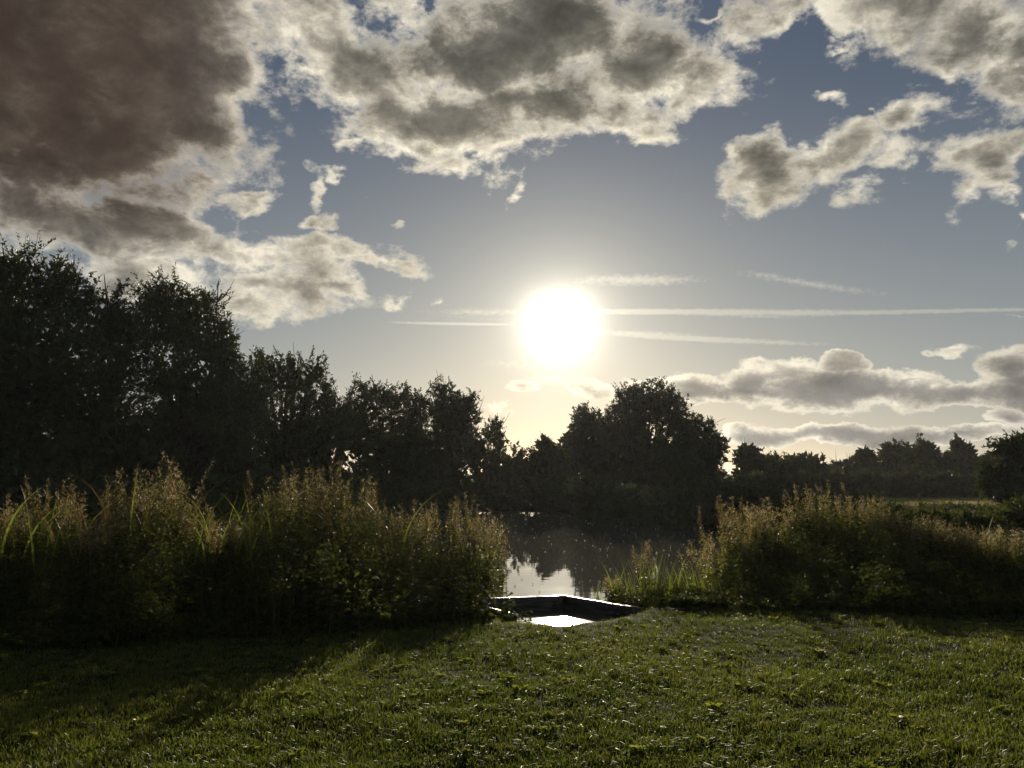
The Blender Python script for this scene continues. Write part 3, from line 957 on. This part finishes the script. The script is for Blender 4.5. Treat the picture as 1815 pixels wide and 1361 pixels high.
def willowherb(px, py, d, label, group, seed, n=9, w=.16, lean=(0, 0), dry=.4, slim=False):
    r = np.random.default_rng(seed)
    n = int(n * (1 if slim else 1.8))
    top = at_dist(px, py, d)
    x0 = top.x - lean[0] * .8
    z0 = max(gh(x0, d), LAKE_Z - .03)
    root = empty('willowherb_clump', (x0, d, z0))
    tag(root, label, 'wildflower', group)
    H0 = top.z - z0
    P = np.stack([r.normal(size=n) * w, r.normal(size=n) * w, np.zeros(n)], 1)
    P[0] = 0
    H = H0 * (1 - .22 * r.random(n) ** .8)
    H[0] = H0
    ln = r.normal(size=(n, 3)) * .07
    ln[:, 0] += lean[0]; ln[:, 1] += lean[1]
    V, ST, tops, ln = herb_stems(P, H, r, 78, .062, ln)
    tag(V.build('foliage', MAT['herb_lit'], root), kind='stuff')
    tag(ST.build('stem', MAT['stem'], root), kind='stuff')
    # panicle of split pods and fluff on the top third
    npod = 30 if not slim else 26
    s = .70 + .32 * r.random((n, npod))
    rad = (.085 if not slim else .04) * np.clip(1.12 - s, .08, 1) * 2.2
    a = r.random((n, npod)) * 6.283
    base = P[:, None, :] + np.stack([ln[:, None, 0] * s ** 2 * H[:, None], ln[:, None, 1] * s ** 2 * H[:, None], s * H[:, None]], -1)
    off = np.stack([np.cos(a), np.sin(a), .3 + 0 * a], -1) * rad[..., None]
    d_ = norm(off + np.array([0, 0, .05]) + r.normal(size=off.shape) * .04)
    FL = Bag()
    bb = (base + off * r.random((n, npod, 1))).reshape(-1, 3)
    v, f, t = leaves(bb, d_.reshape(-1, 3), r.uniform(.03, .065, n * npod), .0055, r, droop=-.25)
    FL.add(v, f, t * .5)
    m = int(n * npod * 1.2)
    jj = r.integers(0, len(bb), m)
    v, f, t = leaves(bb[jj] + d_.reshape(-1, 3)[jj] * .03 + r.normal(size=(m, 3)) * .012, r.normal(size=(m, 3)), r.uniform(.008, .022, m), r.uniform(.006, .012, m), r)
    FL.add(v, f, .5 + t * .5)
    tag(FL.build('seed_head', MAT['fluff'], root), kind='stuff')
    # dry leaves low in the panicle
    m = int(n * 18 * dry)
    if m > 4:
        jj = r.integers(0, len(bb), m)
        v, f, t = leaves(bb[jj] - np.array([0, 0, 1]) * r.uniform(.02, .3, (m, 1)), r.normal(size=(m, 3)), .06, .014, r, droop=.5)
        DB = Bag(); DB.add(v, f, t)
        tag(DB.build('dry_leaf_mass', MAT['herb_dry'], root), kind='stuff')
    return root


LW = 'seeding willowherb on the left bank'
RW = 'seeding willowherb on the right bank'
WL = [
    (18, 895, 11.8, 'yellowish seed-topped clump at the extreme left edge of the bank', {}),
    (62, 905, 12.2, 'low seed clump between the edge clump and the brown tuft with upright reeds', {}),
    (95, 846, 12.4, 'brown tufted clump behind the pair of upright reed leaves at left', {}),
    (130, 868, 12.6, 'thin seed clump right of the brown tuft at left', {'n': 6}),
    (172, 925, 11.6, 'low clump under the tall arching pale reed leaf', {}),
    (218, 832, 12.6, 'reddish brown clump behind the tall straight reed tip, left of the tallest clump', {'dry': 1}),
    (252, 880, 12.2, 'small reddish clump filling the notch left of the tallest clump', {'dry': 1}),
    (282, 806, 12.7, 'tallest seed clump of the left bank, rising to a ragged double point', {'n': 11, 'w': .2}),
    (318, 835, 12.5, 'shoulder clump leaning on the right side of the tallest clump', {}),
    (348, 890, 12.0, 'green-brown clump at the foot of the broad green reed leaves', {}),
    (395, 925, 11.7, 'low yellow-green clump below the crossing thin reed leaves', {'dry': .8}),
    (440, 915, 11.9, 'low dull clump left of the first pale pink seed head', {}),
    (486, 838, 12.5, 'pale pink seed clump with one thin spire, first of the three spires', {}),
    (532, 822, 12.6, 'pale pink seed clump with the widest fluffy top, middle of the three spires', {'n': 9}),
    (583, 820, 12.7, 'narrow upright spire clump with a knobbed tip, third of the three spires', {'n': 8, 'w': .13}),
    (612, 856, 12.4, 'small seed clump in the hollow right of the knobbed spire', {'n': 6}),
    (648, 842, 12.6, 'bright fluffy clump standing just left of the lone green reed', {'n': 9}),
    (680, 888, 12.3, 'small clump sloping down beside the lone green reed', {'n': 6}),
    (738, 890, 12.6, 'rounded clump right of the lone green reed', {}),
    (765, 892, 12.5, 'clump crossed by a single slanting green leaf', {'n': 6}),
    (805, 882, 12.6, 'seed clump with two curled pale tips near the water', {'n': 8}),
    (828, 878, 12.5, 'slender stem clump with a bent top overlooking the water', {'n': 4, 'slim': True, 'w': .08}),
    (838, 902, 12.4, 'clump second from the water on the left bank', {}),
    (856, 915, 12.2, 'last clump of the left bank, hanging over the water', {'n': 8}),
]
for i, (px, py, d, lab, kw) in enumerate(WL):
    willowherb(px, py, d, lab, LW, 300 + i, **kw)
WR = [
    (1135, 958, 11.9, 'short seed clump among the reeds nearest the landing stage', {'n': 3, 'w': .09}),
    (1088, 1020, 11.8, 'tiny seed clump at the water end of the right reeds', {'n': 3, 'w': .06}),
    (1218, 960, 12.3, 'clump leaning far left over the water', {'lean': (-.35, 0), 'n': 3, 'w': .1}),
    (1256, 958, 12.5, 'clump leaning left beside the tall right bank growth', {'lean': (-.22, 0), 'n': 4, 'w': .1}),
    (1296, 884, 13.1, 'tall pale clump at the left front corner of the right bank growth', {'n': 10, 'w': .2}),
    (1335, 893, 13.7, 'twin headed clump beside the pale corner clump', {'n': 8}),
    (1357, 884, 13.9, 'pale spire right of the twin headed clump', {'n': 7, 'w': .13}),
    (1313, 940, 13.4, 'yellow green clump in front of the pale corner clump', {'n': 12, 'w': .26, 'dry': 1}),
    (1365, 950, 14.0, 'russet clump in front of the pale spire', {'n': 12, 'w': .26, 'dry': 1}),
    (1400, 900, 14.5, 'brown clump between the pale spire and the first green spire', {}),
    (1416, 858, 14.5, 'first tall green spire of the right bank', {'n': 9, 'slim': True}),
    (1440, 880, 14.5, 'green clump in the saddle between the two green spires', {'slim': True, 'n': 9}),
    (1466, 854, 14.4, 'second tall green spire of the right bank', {'n': 9, 'slim': True}),
    (1492, 878, 14.4, 'green clump sloping down right of the second spire', {'n': 8}),
    (1521, 862, 14.1, 'thin wispy spire standing clear above the right bank', {'n': 3, 'slim': True, 'w': .07}),
    (1537, 882, 13.9, 'pinkish clump directly right of the thin wispy spire', {'n': 9}),
    (1556, 890, 13.6, 'pinkish clump with a forked top', {'n': 8}),
    (1583, 905, 13.2, 'low clump at the right end of the pinkish group', {}),
    (1624, 912, 12.7, 'small lone pink head in front of the hummock bush', {'n': 4, 'w': .1}),
    (1645, 918, 12.4, 'golden clump under the lone pink head', {'n': 10, 'dry': 1.2}),
    (1668, 924, 12.1, 'golden clump with reddish leaves right of the lone pink head', {'n': 10, 'dry': 1.2}),
    (1712, 930, 11.6, 'reddish clump left of the single slanting reed', {'n': 9, 'dry': 1.2}),
    (1765, 936, 11.4, 'brown clump right of the single slanting reed', {'n': 9}),
    (1800, 942, 11.3, 'last low clump at the right edge of the bank', {'n': 9}),
]
for i, (px, py, d, lab, kw) in enumerate(WR):
    willowherb(px, py, d, lab, RW, 340 + i, **kw)


def blade_mesh(H, dx, arch, w, mat, seed, link=False):
    """one reed leaf: rises, leans by dx, tip droops by arch (0..1)"""
    n = 12
    s = np.linspace(0, 1, n + 1)
    th = arch * 2.6 * np.clip((s - .35) / .65, 0, 1) ** 1.3 + .05
    seg = 1.0 / n
    vx = np.cumsum(np.sin(th)) * seg * np.sign(dx if dx else 1)
    vz = np.cumsum(np.cos(th)) * seg
    vx += dx * s
    k_ = H / vz.max()
    px_, pz = vx * k_, vz * k_
    wd = w * (1 - s ** 3) * (.55 + .45 * np.clip(s * 4, 0, 1)) + .0006
    tw = np.linspace(0, .9, n + 1) + seed
    ax, ay = np.cos(tw), np.sin(tw)
    L_ = np.stack([px_ - ax * wd / 2, -ay * wd / 2, pz], 1)
    C_ = np.stack([px_ + ay * wd * .16, -ax * wd * .16, pz], 1)
    R_ = np.stack([px_ + ax * wd / 2, ay * wd / 2, pz], 1)
    v = np.stack([L_, C_, R_], 1).reshape(-1, 3)
    f = []
    for i in range(n):
        for c_ in (0, 1):
            f.append((i * 3 + c_, i * 3 + c_ + 1, i * 3 + 4 + c_, i * 3 + 3 + c_))
    t = np.full(len(v), (seed * 7.3) % 1)
    return mesh_np('blade', v, f, mat, t, link=link, smooth=True)


def reed_clump(label, group, blades):
    """blades: (px_base, py_top, d, dx, arch, width, dry)"""
    b0 = blades[0]
    x0 = at_dist(b0[0], 950, b0[2]).x
    z0 = max(gh(x0, b0[2]), LAKE_Z - .05)
    root = empty('reed_clump', (x0, b0[2], z0))
    tag(root, label, 'reed', group)
    for (px, py, d, dx, arch, w, dry) in blades:
        tp = at_dist(px, py, d)
        me = blade_mesh(tp.z - z0, dx, arch, w, MAT['reed_dry' if dry else 'reed'], random.random())
        o = bpy.data.objects.new('blade', me)
        COL.objects.link(o)
        o.parent = root
        o.location = (tp.x - x0, d - b0[2], 0)
    return root


RG = 'reeds on the left bank'
reed_clump('single green reed leaf bending right at the extreme left edge', RG, [(4, 860, 11, .08, .35, .035, 0), (12, 905, 11, -.05, .1, .025, 0)])
reed_clump('pair of broad upright reed leaves in the brown tuft at left', RG, [(76, 858, 10.8, -.10, .08, .03, 0), (84, 878, 10.8, .02, .05, .025, 0), (92, 915, 10.8, .05, .1, .02, 0)])
reed_clump('tall pale reed leaf arching left over a dark gap', RG, [(176, 844, 11.2, -.12, .55, .022, 1), (166, 864, 11.3, -.08, .4, .022, 1), (158, 868, 11.4, -.08, .35, .02, 0), (142, 925, 11, -.12, .3, .02, 1)])
reed_clump('orange reed leaf arching far left before the reddish clump', RG, [(214, 832, 11.5, -.14, .72, .026, 1), (232, 819, 11.8, .0, .02, .022, 0), (248, 862, 11.6, .02, .2, .018, 0), (196, 900, 11.3, -.1, .3, .02, 1)])
reed_clump('two broad green reed leaves crossing right of the tallest clump', RG, [(345, 850, 11.0, .12, .35, .04, 0), (358, 900, 11.2, .05, .5, .02, 1), (372, 905, 11, -.05, .4, .018, 0), (328, 838, 12, .1, .5, .016, 1)])
fan = []
for i in range(12):
    fan.append((378 + i * 6.5 + random.uniform(-3, 3), 872 + random.uniform(-16, 40), 11.4 + random.uniform(-.4, .6), random.choice([-1, 1]) * random.uniform(.02, .25), random.uniform(.1, .75), random.uniform(.012, .02), i % 3 == 0))
reed_clump('fan of thin crossing reed leaves before the spires, some bent over', RG, fan)
reed_clump('three straight green reed leaves left of the first pale spire', RG, [(456, 850, 11.6, -.03, .08, .028, 0), (448, 868, 11.4, -.06, .3, .03, 0), (470, 872, 11.6, .05, .02, .024, 0), (436, 865, 11.2, .2, .35, .03, 0)])
reed_clump('bent brown reed leaf beside the knobbed spire', RG, [(570, 826, 12, -.08, .4, .02, 1), (560, 870, 12, .05, .2, .016, 0)])
reed_clump('lone green reed with a curled tip standing above the bank', RG, [(706, 860, 11.8, .05, .55, .036, 0), (700, 868, 11.8, -.02, .5, .026, 0), (697, 890, 11.8, -.02, .1, .022, 0), (714, 885, 11.8, .12, .5, .02, 0)])
reed_clump('single slanting green leaf near the water end of the left bank', RG, [(768, 885, 11.8, .16, .03, .026, 0), (858, 900, 12, .15, .2, .018, 0)])
EX = [(40, 880, 'few slim reed leaves between the edge leaf and the upright pair'), (125, 872, 'short reed tuft left of the tall pale arching leaf'),
      (268, 870, 'slim reed tips against the left flank of the tallest clump'), (405, 858, 'thin high arching reed leaves crossing over the dark gap'),
      (500, 868, 'reed leaves rising inside the first two pale spires'), (620, 875, 'short reed leaves in the hollow behind the bright fluffy clump'), (830, 905, 'short reed leaves between the two clumps nearest the water')]
for i, (px, py, lab) in enumerate(EX):
    reed_clump(lab, RG, [(px + random.uniform(-18, 18), py + random.uniform(0, 40), 11.6 + random.uniform(-.3, .5), random.choice([-1, 1]) * random.uniform(.02, .2), random.uniform(.05, .7), random.uniform(.018, .034), random.random() < .3) for k_ in range(7)])
RG2 = 'reeds beside the landing stage'
beds = [(1075, 1018, 11.6, 9, 'short reeds at the water end, nearest the landing stage corner'),
        (1110, 985, 11.5, 12, 'reeds left of the tallest reed'),
        (1140, 962, 11.5, 13, 'reeds around the tallest straight reed tip'),
        (1175, 965, 11.6, 13, 'reeds right of the tallest straight reed'),
        (1205, 985, 11.4, 13, 'open reeds with dark gaps in the middle of the reed bed'),
        (1238, 985, 11.3, 13, 'reeds curving left at the right part of the reed bed'),
        (1262, 1010, 11.0, 13, 'pale based reeds ending the reed bed at the lawn')]
for i, (px, py, d, n, lab) in enumerate(beds):
    bl = []
    for j in range(int(n * 2.3)):
        bl.append((px + random.uniform(-24, 24), py + 70 * random.random() ** 1.3, d + random.uniform(-.5, .4), random.uniform(-.16, .12) - (.15 if i >= 5 else 0), random.uniform(.0, .25), random.uniform(.012, .024), random.random() < .12))
    if i == 2:
        bl.append((1130, 936, 11.5, 0.0, .02, .024, 0))
    reed_clump(lab, RG2, bl)
reed_clump('single slanting reed leaf standing over the right bank', 'reeds on the right bank', [(1738, 914, 13, .08, .12, .03, 0), (1680, 950, 13, .02, .2, .02, 1)])
reed_clump('straight green tip beside the second green spire', 'reeds on the right bank', [(1461, 850, 15.5, 0, .02, .024, 0), (1376, 905, 14, .05, .03, .022, 0)])

# low nettle bush at the left end of the landing stage


def nettle(px, py, d, w, n, label, seed):
    r = np.random.default_rng(seed)
    top = at_dist(px, py, d)
    z0 = gh(top.x, d)
    root = empty('nettle_bush', (top.x, d, z0))
    tag(root, label, 'nettle', 'nettles at the edge of the lawn')
    H0 = top.z - z0
    P = np.stack([r.normal(size=n) * w, r.normal(size=n) * w * .6, np.zeros(n)], 1)
    dist = np.abs(P[:, 0]) / w
    H = H0 * np.clip(1 - .25 * dist, .3, 1) * r.uniform(.75, 1, n)
    V, ST, tops, _ = herb_stems(P, H, r, 12, .05)
    m = n * 12
    j = r.integers(0, n, m)
    s = r.random(m)
    a = r.random(m) * 6.28
    q = P[j] + np.stack([0 * s, 0 * s, s * H[j]], 1)
    v, f, t = leaves(q, np.stack([np.cos(a), np.sin(a), .3 + 0 * a], 1), .055, .034, r, droop=.35)
    V.add(v, f, t)
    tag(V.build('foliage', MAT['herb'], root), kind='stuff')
    tag(ST.build('stem', MAT['stem'], root), kind='stuff')


nettle(895, 1062, 9.6, .16, 26, 'leafy bush drooping over the left end of the landing stage', 401)
nettle(905, 1046, 9.75, .03, 4, 'single taller shoot standing in front of the dark edge board', 402)
nettle(872, 1085, 9.2, .2, 24, 'low nettles at the lawn below the last left clump', 403)
nettle(1250, 1085, 9.6, .16, 16, 'low nettles at the lawn corner under the pale based reeds', 404)

# ------------------------------------------------------------------ lawn grass


def grass(name, label, n, x0, x1, y0, y1, h, w, mat, seed, keep=None, power=1.0, dens_fall=None, lift=0.0):
    r = np.random.default_rng(seed)
    if dens_fall:
        # more blades near the camera; sample y with density ~ 1/y^k
        u = r.random(n)
        k = dens_fall
        y = ((y0 ** (1 - k)) + u * (y1 ** (1 - k) - y0 ** (1 - k))) ** (1 / (1 - k))
        half = y * .72 + .4
        x = r.uniform(-1, 1, n) * np.minimum(half, x1)
    else:
        x = r.uniform(x0, x1, n); y = r.uniform(y0, y1, n)
    # gather blades into tufts: nine blades share one root area
    per = 9
    m_ = n // per
    n = m_ * per
    own = np.arange(n) // per
    tx, ty = x[:m_][own], y[:m_][own]
    hsh = r.random(m_)[own]
    sprd = .028 if dens_fall else .3
    x = tx + r.normal(size=n) * sprd; y = ty + r.normal(size=n) * sprd
    if keep is not None:
        k_ = keep(x, y)
        x, y, hsh = x[k_], y[k_], hsh[k_]
    n = len(x)
    z = ground_h(x, y) - .004
    low = .5 + .5 * np.sin(x * 2.9 + 1.9 * np.sin(y * 1.3)) * np.sin(y * 3.4 + 1.2 * np.sin(x * 2.2))
    lowb = .5 + .5 * np.sin(x * 7.3 + 2 * np.sin(y * 6.1)) * np.sin(y * 8.7)
    patch_ = .5 + .5 * np.sin(x * 1.1 + 2.3 * np.sin(y * .9 + 1)) * np.sin(y * 1.9 + 1.4 * np.sin(x * 1.6))
    H = h * (.30 + .45 * low + .30 * lowb + .45 * patch_ ** 2) * (.55 + .7 * hsh) * r.uniform(.6, 1.25, n)
    if dens_fall:
        H = H * (.45 + .55 * sstep(poly_sd(x, y, BASIN), .0, .4))
    lean = np.stack([np.sin(hsh * 40) * .5, np.cos(hsh * 55) * .5], 1) + r.normal(size=(n, 2)) * .55
    a = r.random(n) * 6.283
    sx, sy = np.cos(a), np.sin(a)
    W = w * r.uniform(.7, 1.3, n)
    b = np.stack([x, y, z], 1)
    side = np.stack([sx, sy, 0 * sx], 1) * W[:, None] / 2
    m = b + np.stack([lean[:, 0] * H * .25, lean[:, 1] * H * .25, H * .62], 1)
    t = b + np.stack([lean[:, 0] * H * .85, lean[:, 1] * H * .85, H * (1 - .3 * np.abs(lean).sum(1) * .5)], 1)
    v = np.stack([b - side, b + side, m + side * .85, m - side * .85, t], 1).reshape(-1, 3)
    i = np.arange(n)[:, None] * 5
    tris = np.concatenate([i + [0, 1, 2], i + [0, 2, 3], i + [3, 2, 4]], 0)
    tn = np.clip(.25 * hsh + .35 * r.random(n) + .4 * (.5 + .5 * np.sin(x * 1.3 + 2 * np.sin(y * .8 + x * .4))), 0, 1)
    o = mesh_np(name, v, tris, MAT[mat], np.repeat(tn, 5))
    tag(o, label, 'grass', kind='stuff')
    return o


keep = lambda x, y: (poly_sd(x, y, BASIN) > .03) & (poly_sd(x, y, LAKE) > .3)
grass('lawn_grass', 'short dewy green grass of the lawn in the foreground', 262000, 0, 9, 4.2, 10.2, .054, .0052, 'grass', 501, keep, dens_fall=1.1)
grass('dry_lawn_grass', 'scattered straw coloured blades among the green lawn grass', 16000, 0, 9, 3.6, 10.5, .05, .004, 'straw', 504, keep, dens_fall=1.4)
far_ok = lambda x, y: (poly_sd(x, y, LAKE) > .2)
grass('rough_grass', 'rough grass on the far right bank', 18000, 4, 34, 17, 46, .16, .015, 'rough', 502, far_ok)
grass('meadow_grass', 'pale dry grass of the far meadow strip', 16000, 20, 34, 40, 57, .14, .025, 'straw', 503, lambda x, y: poly_sd(x, y, np.array([q[:2] for q in ms])) < 0)

r = np.random.default_rng(505)
nw = 150
wy = 4.4 + 5.2 * r.random(nw); wx = r.uniform(-1, 1, nw) * wy * .66
own = np.repeat(np.arange(nw), 14)
a_ = r.random(len(own)) * 6.283
sz = r.uniform(.5, 1.1, nw)[own]
bx_ = wx[own] + r.normal(size=len(own)) * .01; by_ = wy[own] + r.normal(size=len(own)) * .01
kk = keep(bx_, by_)
bb_ = np.stack([bx_, by_, ground_h(bx_, by_) + .012], 1)[kk]
dd_ = np.stack([np.cos(a_), np.sin(a_), r.uniform(.2, .9, len(own))], 1)[kk]
v, f, t = leaves(bb_, dd_, .075 * sz[kk], .026 * sz[kk], r, droop=.2)
wd = mesh_np('lawn_weeds', v, f, MAT['herb_lit'], t)
tag(wd, 'scattered flat leaf rosettes of weeds in the lawn', 'weeds', kind='stuff')

# white flowers in the lawn
FLW = [(1190, 1170, 'white flower alone in the middle right of the lit lawn'), (1086, 1128, 'white flower just below the right corner of the bright water'),
       (902, 1154, 'pale flower on the lawn near the end of the left shadow'), (838, 1138, 'pale flower lying at the shadow edge by the left bank'),
       (1692, 1151, 'left one of the two pale flowers in the right shadow'), (1754, 1150, 'right one of the two pale flowers in the right shadow')]
for i, (px, py, lab) in enumerate(FLW):
    p = on_plane(px, py, .03)
    z0 = gh(p.x, p.y)
    root = empty('clover_flower', (p.x, p.y, z0))
    tag(root, lab, 'flower', 'white flowers in the lawn')
    r = np.random.default_rng(600 + i)
    u = norm(r.normal(size=(60, 3)) + np.array([0, 0, .4]))
    v, f, t = leaves(u * .004 + np.array([0, 0, .055]), u, .014, .005, r)
    B = Bag(); B.add(v, f, t); tag(B.build('flower_head', MAT['petal'], root), kind='stuff')
    v, f = tube([(0, 0, 0), (.002, 0, .03), (0, 0, .056)], [.0015, .0014, .0012], 4)
    mesh_np('stem', v, f, MAT['stem'], parent=root)

# specks of down and leaves afloat on the lake
r = np.random.default_rng(700)
n = 230
y = 13 + 27 * r.random(n) ** 1.1
x = (r.uniform(890, 1230, n) - 907) / F * y
ok = poly_sd(x, y, LAKE) < -.3
x, y = x[ok], y[ok]
n = len(x)
b = np.stack([x, y, np.full(n, LAKE_Z + .006)], 1)
d = np.stack([r.normal(size=n), r.normal(size=n), .25 + .2 * r.random(n)], 1)
v, f, t = leaves(b, d, .02 + .0016 * y, .012 + .0009 * y, r)
db = mesh_np('floating_down', v, f, MAT['debris'], t)
tag(db, 'tiny pale specks of down and leaves floating on the lake', 'debris', kind='stuff')

# added thin volume, standing in for lens glare that lifts the dark tones
GLARE_VEIL = True
if GLARE_VEIL:
    hm = bpy.data.materials.new('veil_volume')
    hm.use_nodes = True
    hm.node_tree.nodes.clear()
    ht = NT(hm.node_tree)
    pv2 = ht.new('ShaderNodeVolumePrincipled')
    pv2.inputs['Color'].default_value = (.9, .92, .95, 1)
    pv2.inputs['Density'].default_value = .00019
    pv2.inputs['Anisotropy'].default_value = .5
    ho = ht.new('ShaderNodeOutputMaterial')
    ht.l.new(pv2.outputs[0], ho.inputs['Volume'])
    X0, X1, Y0, Y1, Z0, Z1 = -1000, 1000, -400, 1700, -4, 14
    hv = [(x, y, z) for z in (Z0, Z1) for y in (Y0, Y1) for x in (X0, X1)]
    hf = [(0, 2, 3, 1), (4, 5, 7, 6), (0, 1, 5, 4), (2, 6, 7, 3), (0, 4, 6, 2), (1, 3, 7, 5)]
    hz_ = mesh_np('glare_veil', hv, hf, hm)
    tag(hz_, 'added thin veil over the lake and the park, standing in for lens glare', kind='stuff')
